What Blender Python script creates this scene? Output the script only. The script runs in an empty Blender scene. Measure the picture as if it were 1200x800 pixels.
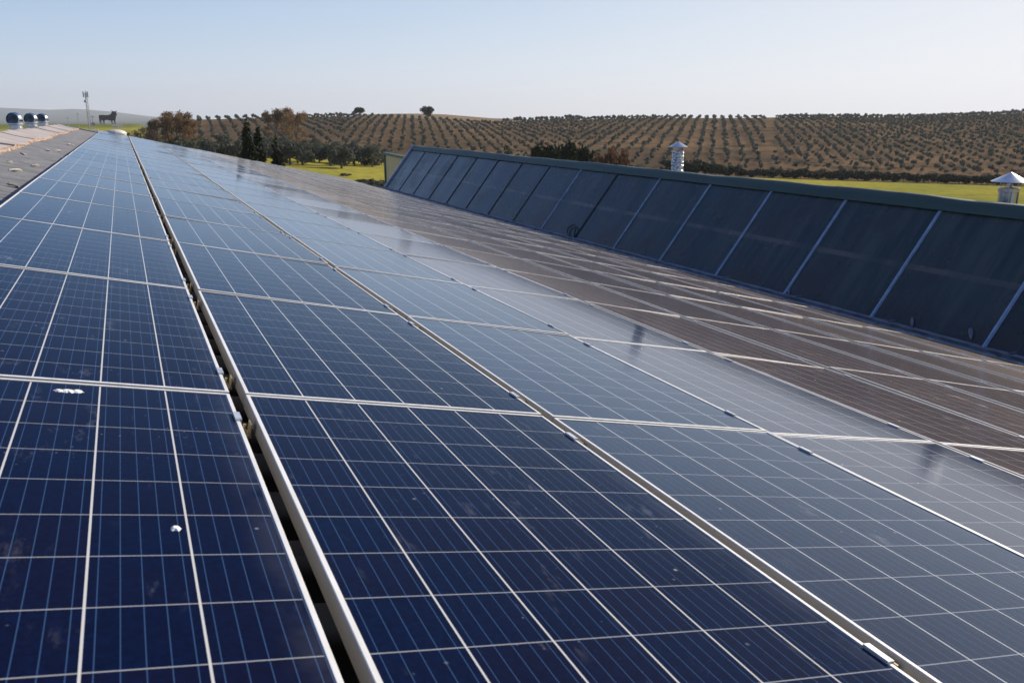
import bpy, bmesh, math, random
import numpy as np
from mathutils import Vector, Matrix, Euler

R = math.radians
S = bpy.context.scene
COL = S.collection
random.seed(7)
RNG = np.random.default_rng(11)

# ------------------------------------------------------------------ camera, sky, sun, exposure
H = 0.553                                   # camera height over the upper edge of the first panel column
YAW, PIT = R(24.654), R(15.246)
cam_d = bpy.data.cameras.new('camera'); cam = bpy.data.objects.new('camera', cam_d); COL.objects.link(cam)
cam.location = (0, 0, H); cam.rotation_euler = (math.pi/2 - PIT, 0, -YAW)
cam_d.sensor_width = 36.0; cam_d.lens = 36.0*965.7/1200
cam_d.clip_start = 0.05; cam_d.clip_end = 60000
cam_d.dof.use_dof = True; cam_d.dof.focus_distance = 5.0; cam_d.dof.aperture_fstop = 9.0
S.camera = cam

SUN_AZ, SUN_EL = R(74.0), R(27.6)           # azimuth from +Y towards +X
w = bpy.data.worlds.new('World'); S.world = w; w.use_nodes = True
wn = w.node_tree.nodes; wl = w.node_tree.links
bg = wn['Background']; sky = wn.new('ShaderNodeTexSky'); sky.sky_type = 'NISHITA'
sky.sun_disc = False; sky.sun_elevation = SUN_EL; sky.sun_rotation = SUN_AZ
sky.altitude = 0; sky.air_density = 0.5; sky.dust_density = 0.5; sky.ozone_density = 1.0
def vm(op, a, b):                           # pale winter sky: white balance and a soft shoulder on the brightest part
    n = wn.new('ShaderNodeVectorMath'); n.operation = op
    for i, v in enumerate((a, b)):
        if isinstance(v, tuple): n.inputs[i].default_value = v
        else: wl.new(v, n.inputs[i])
    return n.outputs[0]
sk = vm('MULTIPLY', sky.outputs[0], (1.44, 1.53, 2.12))
gm = wn.new('ShaderNodeGamma'); gm.inputs[1].default_value = 1.4; wl.new(sk, gm.inputs[0]); sk = gm.outputs[0]
sk = vm('MULTIPLY', vm('DIVIDE', sk, vm('ADD', sk, (6.96, 6.96, 6.96))), (7.1, 7.1, 7.1))
wl.new(sk, bg.inputs[0]); bg.inputs[1].default_value = 0.10
sd = bpy.data.lights.new('sun', 'SUN'); so = bpy.data.objects.new('sun', sd); COL.objects.link(so)
sd.energy = 4.2; sd.angle = R(0.53); sd.color = (1.0, 0.90, 0.76)
sv = Vector((math.sin(SUN_AZ)*math.cos(SUN_EL), math.cos(SUN_AZ)*math.cos(SUN_EL), math.sin(SUN_EL)))
so.rotation_euler = (-sv).to_track_quat('-Z', 'Y').to_euler()
S.view_settings.view_transform = 'Standard'; S.view_settings.look = 'None'
S.view_settings.gamma = 1.0; S.view_settings.use_curve_mapping = False
S.view_settings.exposure = 0.5
S.render.engine = 'CYCLES'
S.cycles.use_denoising = True
S.cycles.max_bounces = 6; S.cycles.volume_bounces = 0
S.cycles.sample_clamp_indirect = 6.0

# ------------------------------------------------------------------ helpers
class NT:
    """tiny helper for writing node materials"""
    def __init__(s, name):
        s.m = bpy.data.materials.new(name); s.m.use_nodes = True
        s.t = s.m.node_tree; s.n = s.t.nodes; s.l = s.t.links
        s.p = s.n['Principled BSDF']
    def put(s, sock, v):
        if hasattr(v, 'is_output') or isinstance(v, bpy.types.NodeSocket): s.l.new(v, sock)
        else: sock.default_value = v
    def math(s, op, a, b=0.0, c=None, clamp=False):
        n = s.n.new('ShaderNodeMath'); n.operation = op; n.use_clamp = clamp
        s.put(n.inputs[0], a); s.put(n.inputs[1], b)
        if c is not None: s.put(n.inputs[2], c)
        return n.outputs[0]
    def ramp(s, v, a, b, lo=0.0, hi=1.0):
        n = s.n.new('ShaderNodeMapRange'); n.interpolation_type = 'SMOOTHSTEP'
        s.put(n.inputs['Value'], v); n.inputs['From Min'].default_value = a; n.inputs['From Max'].default_value = b
        n.inputs['To Min'].default_value = lo; n.inputs['To Max'].default_value = hi
        return n.outputs[0]
    def mix(s, f, a, b):
        n = s.n.new('ShaderNodeMix'); n.data_type = 'RGBA'
        s.put(n.inputs[0], f); s.put(n.inputs[6], a if not isinstance(a, tuple) else (*a[:3], 1)); s.put(n.inputs[7], b if not isinstance(b, tuple) else (*b[:3], 1))
        return n.outputs[2]
    def coord(s, kind='Object'):
        return s.n.new('ShaderNodeTexCoord').outputs[kind]
    def geo(s, k): return s.n.new('ShaderNodeNewGeometry').outputs[k]
    def rnd(s): return s.n.new('ShaderNodeObjectInfo').outputs['Random']
    def scale(s, v, sc, off=None):
        n = s.n.new('ShaderNodeVectorMath'); n.operation = 'MULTIPLY'; s.put(n.inputs[0], v); n.inputs[1].default_value = sc
        o = n.outputs[0]
        if off is not None:
            n2 = s.n.new('ShaderNodeVectorMath'); n2.operation = 'ADD'; s.put(n2.inputs[0], o); s.put(n2.inputs[1], off); o = n2.outputs[0]
        return o
    def vec(s, x, y, z):
        n = s.n.new('ShaderNodeCombineXYZ')
        for i, v in enumerate((x, y, z)): s.put(n.inputs[i], v)
        return n.outputs[0]
    def xyz(s, v):
        n = s.n.new('ShaderNodeSeparateXYZ'); s.put(n.inputs[0], v); return n.outputs
    def noise(s, v, sc, det=3.0, rough=0.5, dim='3D'):
        n = s.n.new('ShaderNodeTexNoise'); s.put(n.inputs['Vector'], v); n.inputs['Scale'].default_value = sc
        n.inputs['Detail'].default_value = det; n.inputs['Roughness'].default_value = rough
        return n.outputs[0]
    def voro(s, v, sc, out='Distance', rand=1.0):
        n = s.n.new('ShaderNodeTexVoronoi'); s.put(n.inputs['Vector'], v); n.inputs['Scale'].default_value = sc
        n.inputs['Randomness'].default_value = rand
        return n.outputs[out]
    def white(s, v):
        n = s.n.new('ShaderNodeTexWhiteNoise'); s.put(n.inputs['Vector'], v); return n.outputs['Value']
    def bump(s, h, strength=0.3, dist=0.01):
        n = s.n.new('ShaderNodeBump'); s.put(n.inputs['Height'], h); n.inputs['Strength'].default_value = strength
        n.inputs['Distance'].default_value = dist; s.l.new(n.outputs[0], s.p.inputs['Normal'])
    def set(s, **k):
        for a, v in k.items():
            a = {'base': 'Base Color', 'rough': 'Roughness', 'metal': 'Metallic', 'ior': 'IOR', 'spec': 'Specular IOR Level',
                 'sheen': 'Sheen Weight', 'sheenr': 'Sheen Roughness', 'sheent': 'Sheen Tint', 'trans': 'Subsurface Weight'}[a]
            if isinstance(v, tuple) and len(v) == 3: v = (*v, 1)
            s.put(s.p.inputs[a], v)
        return s.m

def plain(name, c, rough=0.6, metal=0.0, var=0.25, sc=6.0, bump=0.0):
    t = NT(name); n = t.noise(t.coord(), sc, 4)
    d = tuple(x*(1-var) for x in c); u = tuple(min(1, x*(1+var)) for x in c)
    t.set(base=t.mix(t.ramp(n, .3, .7), d, u), rough=rough, metal=metal)
    if bump: t.bump(n, bump, 0.02)
    return t.m

class MB:
    """collects shapes into one mesh"""
    def __init__(s): s.v = []; s.f = []; s.mi = []; s.k = 0
    def add(s, v, f, mi=0):
        b = len(s.v); s.v += [tuple(p) for p in v]; s.f += [tuple(b+i for i in q) for q in f]; s.mi += [mi]*len(f)
    def box(s, a, b, mi=0, M=None):
        x0, y0, z0 = a; x1, y1, z1 = b
        v = [(x0,y0,z0),(x1,y0,z0),(x1,y1,z0),(x0,y1,z0),(x0,y0,z1),(x1,y0,z1),(x1,y1,z1),(x0,y1,z1)]
        if M is not None: v = [tuple(M @ Vector(p)) for p in v]
        s.add(v, [(3,2,1,0),(4,5,6,7),(0,1,5,4),(1,2,6,5),(2,3,7,6),(3,0,4,7)], mi)
    def tube(s, pts, r, n=8, mi=0, cap=True):
        pts = [Vector(p) for p in pts]; rs = r if isinstance(r, (list, tuple)) else [r]*len(pts)
        rings = []
        for i, p in enumerate(pts):
            d = (pts[min(i+1, len(pts)-1)] - pts[max(i-1, 0)]).normalized()
            a = Vector((0,0,1)) if abs(d.z) < .9 else Vector((1,0,0))
            u = d.cross(a).normalized(); q = d.cross(u)
            rings.append([p + (u*math.cos(2*math.pi*k/n) + q*math.sin(2*math.pi*k/n))*rs[i] for k in range(n)])
        v = [x for rg in rings for x in rg]; f = []
        for i in range(len(pts)-1):
            for k in range(n):
                f.append((i*n+k, i*n+(k+1)%n, (i+1)*n+(k+1)%n, (i+1)*n+k))
        if cap: f.append(tuple(range(n))[::-1]); f.append(tuple((len(pts)-1)*n+k for k in range(n)))
        s.add(v, f, mi)
    def lathe(s, prof, n=24, c=(0,0,0), mi=0):
        v = []; f = []
        for r, z in prof:
            v += [(c[0]+r*math.cos(2*math.pi*k/n), c[1]+r*math.sin(2*math.pi*k/n), c[2]+z) for k in range(n)]
        for i in range(len(prof)-1):
            for k in range(n): f.append((i*n+k, i*n+(k+1)%n, (i+1)*n+(k+1)%n, (i+1)*n+k))
        s.add(v, f, mi)
    def prism(s, poly, y0, y1, mi=0):
        """polygon in XZ extruded along Y"""
        n = len(poly); v = [(x, y0, z) for x, z in poly] + [(x, y1, z) for x, z in poly]
        f = [tuple(range(n)), tuple(range(2*n-1, n-1, -1))] + [(i, i+n, (i+1)%n+n, (i+1)%n) for i in range(n)]
        s.add(v, f, mi)
    def build(s, name, mats, parent=None, loc=None, smooth=False):
        me = bpy.data.meshes.new(name); me.from_pydata(s.v, [], s.f)
        for m in (mats if isinstance(mats, (list, tuple)) else [mats]): me.materials.append(m)
        me.polygons.foreach_set('material_index', s.mi)
        bm = bmesh.new(); bm.from_mesh(me); bmesh.ops.recalc_face_normals(bm, faces=bm.faces); bm.to_mesh(me); bm.free()
        if smooth:
            me.polygons.foreach_set('use_smooth', [True]*len(me.polygons)); me.set_sharp_from_angle(angle=R(40))
        me.update()
        return link(name, me, parent, loc)

def link(name, me, parent=None, loc=None):
    o = bpy.data.objects.new(name, me); COL.objects.link(o)
    if parent: o.parent = parent
    if loc is not None: o.location = loc
    return o
def np_mesh(name, V, F, mats, mi=None, smooth=False):
    V = np.asarray(V, dtype=np.float32); F = np.asarray(F, dtype=np.int32); k = F.shape[1]
    me = bpy.data.meshes.new(name)
    me.vertices.add(len(V)); me.vertices.foreach_set('co', V.ravel())
    me.loops.add(F.size); me.loops.foreach_set('vertex_index', F.ravel())
    me.polygons.add(len(F)); me.polygons.foreach_set('loop_start', np.arange(0, F.size, k, dtype=np.int32))
    for m in mats: me.materials.append(m)
    if mi is not None: me.polygons.foreach_set('material_index', np.asarray(mi, dtype=np.int32))
    if smooth: me.polygons.foreach_set('use_smooth', np.ones(len(F), dtype=bool))
    me.update(calc_edges=True); me.validate()
    return me
def empty(name, loc=(0,0,0), rot=(0,0,0)):
    o = bpy.data.objects.new(name, None); COL.objects.link(o); o.location = loc; o.rotation_euler = rot
    o.empty_display_size = .1
    return o
def tag(o, label=None, cat=None, group=None, kind=None):
    if label: o['label'] = label
    if cat: o['category'] = cat
    if group: o['group'] = group
    if kind: o['kind'] = kind
    return o
def dup(o, parent=None):
    c = o.copy(); COL.objects.link(c); c.parent = parent
    return c
def pol(az, r):
    a = R(az); return r*math.sin(a), r*math.cos(a)
def interp(x, xs, ys): return float(np.interp(x, xs, ys))
def to_pix(x, y, z):
    """where a world point falls in the 1200 px wide frame: used only to choose which trees are built one by one"""
    f = Vector((math.sin(YAW)*math.cos(PIT), math.cos(YAW)*math.cos(PIT), -math.sin(PIT)))
    r = Vector((math.cos(YAW), -math.sin(YAW), 0)); u = r.cross(f); d = Vector((x, y, z-H)); k = d.dot(f)
    if k <= 0.1: return (-999, -999)
    return 600+965.7*d.dot(r)/k, 400-965.7*d.dot(u)/k

# ------------------------------------------------------------------ terrain
AZ   = [-180, -40, 1.0, 4.0, 5.4, 8.0, 10.6, 14.5, 15.6, 18, 20.1, 22.0, 24.6, 27.5, 30.7, 33.7, 39, 41.3, 44, 46.5, 48.9, 51.2, 53.5, 56, 75, 100, 180]
ELC  = [-.6, -.6, -.6, -.20, -.16, -.10, -.02, .02, .0, -.10, -.27, -.42, -.50, -.28, -.12, -.06, -.11, -.07, .0, -.02, -.06, .0, .10, .22, .4, -.4, -.6]
RC   = [440]*7 + [445, 440, 430, 420, 415, 415, 425, 440, 450, 460, 465, 470, 475, 480, 485, 490, 500, 500, 500, 500]
RB   = [300]*5 + [285, 275, 235, 230, 226, 222, 219, 215, 210, 205, 200] + [200]*11
ZB   = [-8]*5 + [-8.2, -8.6, -9.6, -10, -10.3, -10.6, -10.8, -11, -11.4, -11.8, -12.1, -12.4, -12.5, -12.6, -12.6, -12.6, -12.6, -12.6, -12.6, -12.6, -10, -8]
EL2  = ([-180, 12, 14.5, 16, 17, 18.5, 20.1, 22.3, 23.5, 24.7, 28, 60, 180], [-1.5, -.5, .12, .17, .19, .19, .145, -.03, -.12, -.13, -.3, -.5, -1.5])
MT   = ([-180, -60, -20, -12, -9, -6.3, -5, -3.6, -2.4, -1.2, 0, 1.4, 3, 8, 180], [.1, .3, .3, .45, .42, .5, .44, .38, .46, .36, .25, .05, -.1, -.3, -.3])
def ground(x, y):
    r = math.hypot(x, y); az = math.degrees(math.atan2(x, y))
    rb, zb, rc = interp(az, AZ, RB), interp(az, AZ, ZB), interp(az, AZ, RC)
    zc = H + rc*math.tan(R(interp(az, AZ, ELC)))
    hill = min(1, max(0, (az-1.0)/3.0))*min(1, max(0, (120-az)/30))
    if r < rb: z = -7.2 + (zb+7.2)*min(1, r/rb)**1.0
    else:
        t = (r-rb)/(rc-rb)
        if t <= 1: zh = zb + (zc-zb)*(1-(1-t)**1.45)
        else: zh = max(zc - ((r-rc)/45)**2, -25)
        zl = -8 + 3.5*max(0, 1-abs(r-690)/170) - max(0, min(18, (r-820)/70))
        z = zl*(1-hill) + zh*hill
    if r > 560:                                             # the bare hill behind, then the far range
        e2 = interp(az, *EL2); z2 = H + 820*math.tan(R(e2)) - abs(r-820)**1.5/260
        if az > 10: z = max(z, z2)
        z -= min(20, (r-560)/60) if az > 5 and r > 900 else 0
    if r > 2500:
        zm = H + 9000*math.tan(R(interp(az, *MT))); k = min(1, max(0, (r-5200)/3800)); k = k*k*(3-2*k)
        k2 = max(0, 1-(r-9000)/6000) if r > 9000 else 1
        z = -26*(1-k*k2) + zm*k*k2
    z += .18*math.sin(x*.043+1)*math.sin(y*.037)*min(1, r/120)*(1 if r < 600 else 0)
    return z

azs = np.concatenate([np.arange(-180, -20, 6.0), np.arange(-20, 64, .6), np.arange(64, 180, 6.0)])
rs = np.concatenate([[6, 14, 25, 40], np.arange(60, 620, 9.0), np.arange(640, 1000, 30.), [1060, 1150, 1300, 1600, 2000, 2500, 3200, 4200, 5200, 5700, 6200, 6800, 7400, 8000, 8500, 9000, 9600, 10200, 10800]])
V = [(0, 0, -7.2)]; soil = [0.0]; na, nr = len(azs), len(rs)
for r in rs:
    for a in azs:
        x, y = pol(a, r); V.append((x, y, ground(x, y)))
        rb = interp(a, AZ, RB)
        sw = min(1, max(0, (r-rb+14)/8))*min(1, max(0, (a-1.5)/2))*(1 if r < 620 else 0)
        soil.append(sw)
tri = [(0, 1+j, 1+(j+1) % na) for j in range(na)]
quad = []
for i in range(nr-1):
    for j in range(na):
        a, b = 1+i*na+j, 1+i*na+(j+1) % na; quad.append((a, a+na, b+na, b))
me = bpy.data.meshes.new('ground'); me.from_pydata(V, [], tri+quad)
me.polygons.foreach_set('use_smooth', [True]*len(me.polygons))
at = me.attributes.new('soil', 'FLOAT', 'POINT'); at.data.foreach_set('value', soil)
t = NT('meadow and orchard soil')
gp = t.geo('Position'); px = t.xyz(gp)
an = t.n.new('ShaderNodeAttribute'); an.attribute_name = 'soil'; sw = an.outputs['Fac']
n1 = t.noise(gp, .02, 5, .6); n2 = t.noise(gp, .6, 5, .7); n3 = t.noise(t.scale(gp, (.03, .25, .1)), 1.0, 4, .6)
n4 = t.noise(t.vec(t.math('MULTIPLY', t.math('ARCTAN2', px[0], px[1]), 14.0), t.math('MULTIPLY', t.math('POWER', t.math('ADD', t.math('MULTIPLY', px[0], px[0]), t.math('MULTIPLY', px[1], px[1])), .5), .11), 0.0), 1.0, 4, .65)
grass = t.mix(t.ramp(n1, .35, .65), (.39, .33, .052), (.25, .25, .046))
grass = t.mix(t.math('MULTIPLY', t.ramp(n2, .42, .7), .75), grass, (.17, .135, .05))
grass = t.mix(t.ramp(n3, .55, .75, 0, .5), grass, (.07, .085, .02))
earth = t.mix(t.ramp(n1, .35, .7), (.125, .082, .046), (.24, .150, .078))
earth = t.mix(t.ramp(n2, .42, .68, 0, .75), earth, (.085, .066, .042))
earth = t.mix(t.ramp(n4, .48, .60, 0, .75), earth, (.08, .064, .040))
rr = t.math('POWER', t.math('ADD', t.math('MULTIPLY', px[0], px[0]), t.math('MULTIPLY', px[1], px[1])), .5)
far = t.ramp(rr, 560, 640)
plain_c = t.mix(t.ramp(t.noise(t.scale(gp, (.0012, .0022, .001)), 1.0, 5, .65), .4, .6), (.06, .085, .06), (.10, .105, .08))
bare = t.mix(t.ramp(n1, .3, .7), (.20, .14, .085), (.25, .18, .10))
azr = t.math('ARCTAN2', px[0], px[1])
plain_c = t.mix(t.ramp(azr, R(10), R(12)), plain_c, bare)
plain_c = t.mix(t.math('MULTIPLY', t.ramp(rr, 900, 800), t.ramp(azr, R(6), R(3))), plain_c, (.15, .165, .035))
c = t.mix(sw, grass, earth); c = t.mix(far, c, plain_c)
t.set(base=c, rough=1.0, spec=.0); t.bump(n2, .5, .3)
me.materials.append(t.m)
gnd = link('ground', me); tag(gnd, 'gently rolling ground of green fields and bare tan orchard slopes', 'ground', kind='structure')

# haze: pale even air over the whole valley
hz = MB(); hz.box((-11000, -11000, -60), (11000, 11000, 260))
t = NT('pale haze'); t.n.remove(t.p)
pv = t.n.new('ShaderNodeVolumePrincipled'); pv.inputs['Color'].default_value = (.93, .97, 1, 1)
pv.inputs['Density'].default_value = 1.1e-4; pv.inputs['Anisotropy'].default_value = .2
t.l.new(pv.outputs[0], t.n['Material Output'].inputs['Volume'])
o = hz.build('haze', t.m); tag(o, 'thin pale haze over the whole valley', 'haze', kind='stuff')

# ------------------------------------------------------------------ roof frame of reference
TH = R(12.55); CT, ST = math.cos(TH), math.sin(TH)
X0 = -0.769                                 # upper edge of the first panel column, z = 0 there
def rf(s, y, n=0.0):
    """s along the slope from the first panel edge, n over the panels' plane"""
    return (X0 + s*CT + n*ST, y, -s*ST + n*CT)
YN, YF = -4.0, 39.15                        # near and far end of the building

# ------------------------------------------------------------------ materials of the building
t = NT('grey fibre cement')
gp = t.coord(); n1 = t.noise(gp, 2.2, 5, .65); n2 = t.noise(gp, 40, 3, .6)
c = t.mix(t.ramp(n1, .3, .7), (.17, .17, .17), (.26, .257, .25)); c = t.mix(t.ramp(n2, .55, .8, 0, .6), c, (.09, .088, .08))
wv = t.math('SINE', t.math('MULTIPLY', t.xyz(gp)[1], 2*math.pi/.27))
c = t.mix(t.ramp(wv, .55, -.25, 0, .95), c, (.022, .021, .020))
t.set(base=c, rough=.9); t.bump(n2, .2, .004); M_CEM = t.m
t = NT('pinkish ridge cement')
gp = t.coord(); n1 = t.noise(gp, 1.6, 5, .6); n2 = t.noise(t.scale(gp, (1, 6, 1)), 3.0, 5, .7)
c = t.mix(t.ramp(n1, .3, .7), (.36, .31, .275), (.46, .41, .37)); c = t.mix(t.ramp(n2, .6, .85, 0, .8), c, (.34, .17, .10))
t.set(base=c, rough=.9); t.bump(n1, .25, .02); M_CAP = t.m
t = NT('crumbling orange mortar')
n1 = t.noise(t.coord(), 14, 4, .6)
t.set(base=t.mix(t.ramp(n1, .35, .65), (.33, .17, .10), (.46, .37, .29)), rough=.95); t.bump(n1, .6, .03); M_MOR = t.m
M_ALU = plain('mill aluminium', (.72, .72, .72), .34, .85, .10, 9)
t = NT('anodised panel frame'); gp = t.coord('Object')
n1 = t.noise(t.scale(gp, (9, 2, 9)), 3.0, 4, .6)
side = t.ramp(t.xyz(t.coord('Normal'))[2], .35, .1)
fc = t.mix(t.math('MULTIPLY', side, .7), t.mix(t.ramp(n1, .3, .75), (.80, .78, .73), (.66, .64, .58)), (.25, .225, .18))  # side faces coloured darker than the top lip, shade put into the colour
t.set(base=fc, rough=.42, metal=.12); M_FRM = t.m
M_CLP = plain('clamp aluminium', (.60, .60, .60), .35, .6, .2, 30)
M_BRS = plain('yellowed zinc bracket', (.50, .40, .22), .45, .6, .3, 30)
t = NT('green painted flashing'); gp = t.geo('Position'); n1 = t.noise(t.scale(gp, (3, .5, 3)), 1.0, 5, .6)
t.set(base=t.mix(t.ramp(n1, .3, .7), (.026, .052, .034), (.042, .070, .046)), rough=.5); M_GRN = t.m
t = NT('weathered translucent sheet'); gp = t.geo('Position'); q = t.xyz(gp)
n1 = t.noise(t.scale(gp, (.5, 5, .5)), 1.0, 6, .65); n2 = t.noise(gp, 1.1, 5, .6); n3 = t.noise(gp, 14, 3, .6)
pr_ = t.rnd(); c = t.mix(t.ramp(n1, .35, .68), t.mix(pr_, (.014, .026, .027), (.028, .042, .038)), t.mix(pr_, (.044, .058, .052), (.064, .074, .062))); c = t.mix(t.ramp(n2, .45, .75, 0, .7), c, (.034, .032, .026))
c = t.mix(t.math('MULTIPLY', t.ramp(q[2], -1.9, -2.5), t.ramp(n2, .35, .65)), c, (.055, .040, .026))
c = t.mix(t.ramp(n3, .66, .75, 0, .35), c, (.08, .08, .075))
seam = t.math('MULTIPLY', t.ramp(t.math('ABSOLUTE', t.math('ADD', q[2], 1.70)), .045, .03), .8)
c = t.mix(t.math('MULTIPLY', seam, t.ramp(n2, .3, .6)), c, (.13, .115, .09))
t.set(base=c, rough=t.ramp(n2, .3, .7, .14, .34), ior=1.43); M_PANE = t.m
M_BAR = plain('zinc glazing bar', (.36, .43, .50), .4, .5, .15, 8)
M_DBAR = plain('black rubber strip', (.02, .02, .022), .6, 0, .3, 8)
M_GUT = plain('dull galvanised gutter', (.16, .17, .19), .5, .3, .35, 4)
M_WALL = plain('cream wall render', (.55, .50, .40), .9, 0, .1, 2)
t = NT('yellow profiled sheet'); q = t.xyz(t.coord())
n1 = t.noise(t.coord(), 3, 4)
t.set(base=t.mix(t.ramp(n1, .3, .7), (.52, .43, .25), (.58, .49, .30)), rough=.6); M_YEL = t.m
M_TRIM = plain('dark green trim', (.05, .10, .08), .5, 0, .15, 3)
M_SEAL = plain('old sealant', (.36, .33, .27), .8, 0, .3, 9)
M_WHT = plain('dirty white plastic', (.62, .58, .50), .6, 0, .22, 5)

# ------------------------------------------------------------------ the factory building
bld = empty('factory_building', (0, 0, -7.2))
tag(bld, 'long factory shed with sawtooth roof, corrugated ridge strip and dark sloping rooflight', 'building')
def bpart(mb, name, mats, parent=None, smooth=False):
    o = mb.build(name, mats, parent or bld, smooth=smooth)
    if parent is None: o.location = (0, 0, 7.2)
    return o
# corrugated deck under the panels, waves running down the slope
PITCH = .27; ny = int((YF-YN)/PITCH*8)
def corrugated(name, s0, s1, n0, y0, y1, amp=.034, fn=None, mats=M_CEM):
    m = int((y1-y0)/PITCH*8); V = []; F = []
    for j in range(m+1):
        y = y0+(y1-y0)*j/m; wv = amp*math.sin(2*math.pi*y/PITCH)
        for s in (s0, (s0+s1)/2, s1):
            V.append(fn(s, y, n0+wv) if fn else rf(s, y, n0+wv))
    for j in range(m):
        for i in range(2): F.append((j*3+i, j*3+i+1, (j+1)*3+i+1, (j+1)*3+i))
    return link(name, np_mesh(name, V, F, [mats], smooth=True), bld, (0, 0, 7.2))
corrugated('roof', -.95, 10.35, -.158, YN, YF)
# ridge: pinkish cap pieces lapping each other, slightly wavy
SR0, SR1 = -.86, -1.52
def lslope(s, y, n):                        # slope falling away to the left of the ridge
    x, _, z = rf(SR1, y, -.11); a = R(16); return (x - s*math.cos(a) - n*math.sin(a), y, z - s*math.sin(a) + n*math.cos(a))
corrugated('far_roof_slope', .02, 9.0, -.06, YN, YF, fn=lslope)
yy = YN; k = 0
while yy < YF-.5:
    L = random.uniform(3.6, 5.2); y1 = min(yy+L, YF); cap = MB(); m = 14
    tilt = random.uniform(-.012, .012); lift = random.uniform(0, .015); V = []; F = []
    for j in range(m+1):
        u = j/m; y = yy - .06 + (y1-yy+.06)*u
        wob = .035*math.sin(y*.9+k)+.02*math.sin(y*2.3)
        for s, n in ((SR0+wob*1.2, -.122), (SR0+wob*1.2, -.102), (SR0-.2, -.105), (SR1+.25, -.108), (SR1+.06, -.098), (SR1-.03, -.098)):
            V.append(rf(s, y, n + .012*(1-u) + lift + tilt*(s-SR0) + .008*math.sin(y*3+s*5)))
        for s, n in ((.12, .0), (.5, -.015), (.5, -.045)): V.append(lslope(s, y, n + .012*(1-u)+lift))
    q = 9
    for j in range(m):
        for i in range(q-1): F.append((j*q+i, j*q+i+1, (j+1)*q+i+1, (j+1)*q+i))
    F.append(tuple(range(q))); F.append(tuple(m*q+i for i in range(q))[::-1])
    cap.add(V, F); bpart(cap, 'ridge_cap', M_CAP, smooth=True)
    yy = y1; k += 1
V = []; F = []; m = int((YF-.3-YN)/.06); mr = random.Random(17)          # broken mortar along the lower edge of the caps
for j in range(m+1):
    y = YN + .06*j; e = SR0 + .035*math.sin(y*.9)*.8 + .01; a = max(.004, mr.gauss(.022, .016)); hh = max(.004, mr.gauss(.016, .012))
    for s_, n in ((e-.08, -.11), (e-.03, -.10+hh*.4), (e+a*.5, -.118+hh), (e+a, -.13+hh*.5), (e+a*1.2, -.20)): V.append(rf(s_, y+mr.uniform(-.02, .02), n))
for j in range(m):
    for i in range(4): F.append((j*5+i, j*5+i+1, (j+1)*5+i+1, (j+1)*5+i))
mb = MB(); mb.add(V, F)
bpart(mb, 'mortar_bed', M_MOR)
for (s, y, L, a) in ((-.35, 11.2, .42, .5), (-.28, 12.6, .40, .7), (-.42, 9.6, .3, -.2), (-.55, 12.3, .16, .4), (-.6, 14.6, .12, 1.2), (-.45, 17, .1, .3), (-.3, 17.6, .4, .8), (-.28, 21.5, .5, .6), (-.62, 10.4, .12, .1), (-.2, 9.2, .32, -.5)):
    mb = MB(); pts = []                      # smeared sealant on the waves
    for j in range(7):
        u = j/6; pts.append(rf(s + .5*L*(u-.5)*math.cos(a)*.5 + .03*math.sin(u*7+y), y + L*(u-.5)*math.sin(a+.6), -.124 + .012*math.sin(u*5)))
    mb.tube(pts, [.008, .012, .016, .011, .015, .012, .006], 6); bpart(mb, 'sealant_patch', M_SEAL, smooth=True)
# verge flashing at the far end, walls
mb = MB()
for (a, b) in (((-1.55, -.08), (-.02, -.105)), ((0.0, -.075), (10.35, -.075))):
    p, q = rf(a[0], YF, a[1]), rf(b[0], YF, b[1])
    mb.add([(p[0], YF-.16, p[2]), (q[0], YF-.16, q[2]), (q[0], YF+.05, q[2]+.012), (p[0], YF+.05, p[2]+.012), (p[0], YF+.05, p[2]-.25), (q[0], YF+.05, q[2]-.25)], [(0,1,2,3),(3,2,5,4)])
bpart(mb, 'verge_flashing', M_GUT)
GX, GZ = 10.35, -2.48                        # foot of the rooflight
ga = R(52.0); gu = Vector((math.cos(ga), 0, math.sin(ga))); gn = Vector((-math.sin(ga), 0, math.cos(ga)))
def gl(u, y, n=0.0):
    p = Vector((GX, y, GZ)) + gu*u + gn*n; return tuple(p)
UT, UR = 2.05, 2.26                          # top of the panes, top of the flashing
RX, RZ = gl(UR, 0)[0], gl(UR, 0)[2]
mb = MB()
for y0, y1 in ((YN, YN+.2), (YF-.22, YF-.02)):   # end walls
    mb.prism([(-10.5, -7.5), (-10.5, -2.6), (-2.24, -.02), (10.3, -2.9), (10.3, -7.5)], y0, y1)
mb.prism([(10.3, -7.5), (10.3, -2.75), (RX, RZ-.16), (22, RZ-.16-(22-RX)*math.tan(TH)), (22, -7.5)], YF-3.2, YF-3.0)
mb.prism([(10.3, -7.5), (10.3, -2.75), (RX, RZ-.16), (22, RZ-.16-(22-RX)*math.tan(TH)), (22, -7.5)], YN, YN+.2)
mb.box((21.8, YN, -7.5), (22, YF-3, -3.3)); mb.box((-10.7, YN, -7.5), (-10.5, YF, -2.7))
bpart(mb, 'wall', M_WALL)
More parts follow.
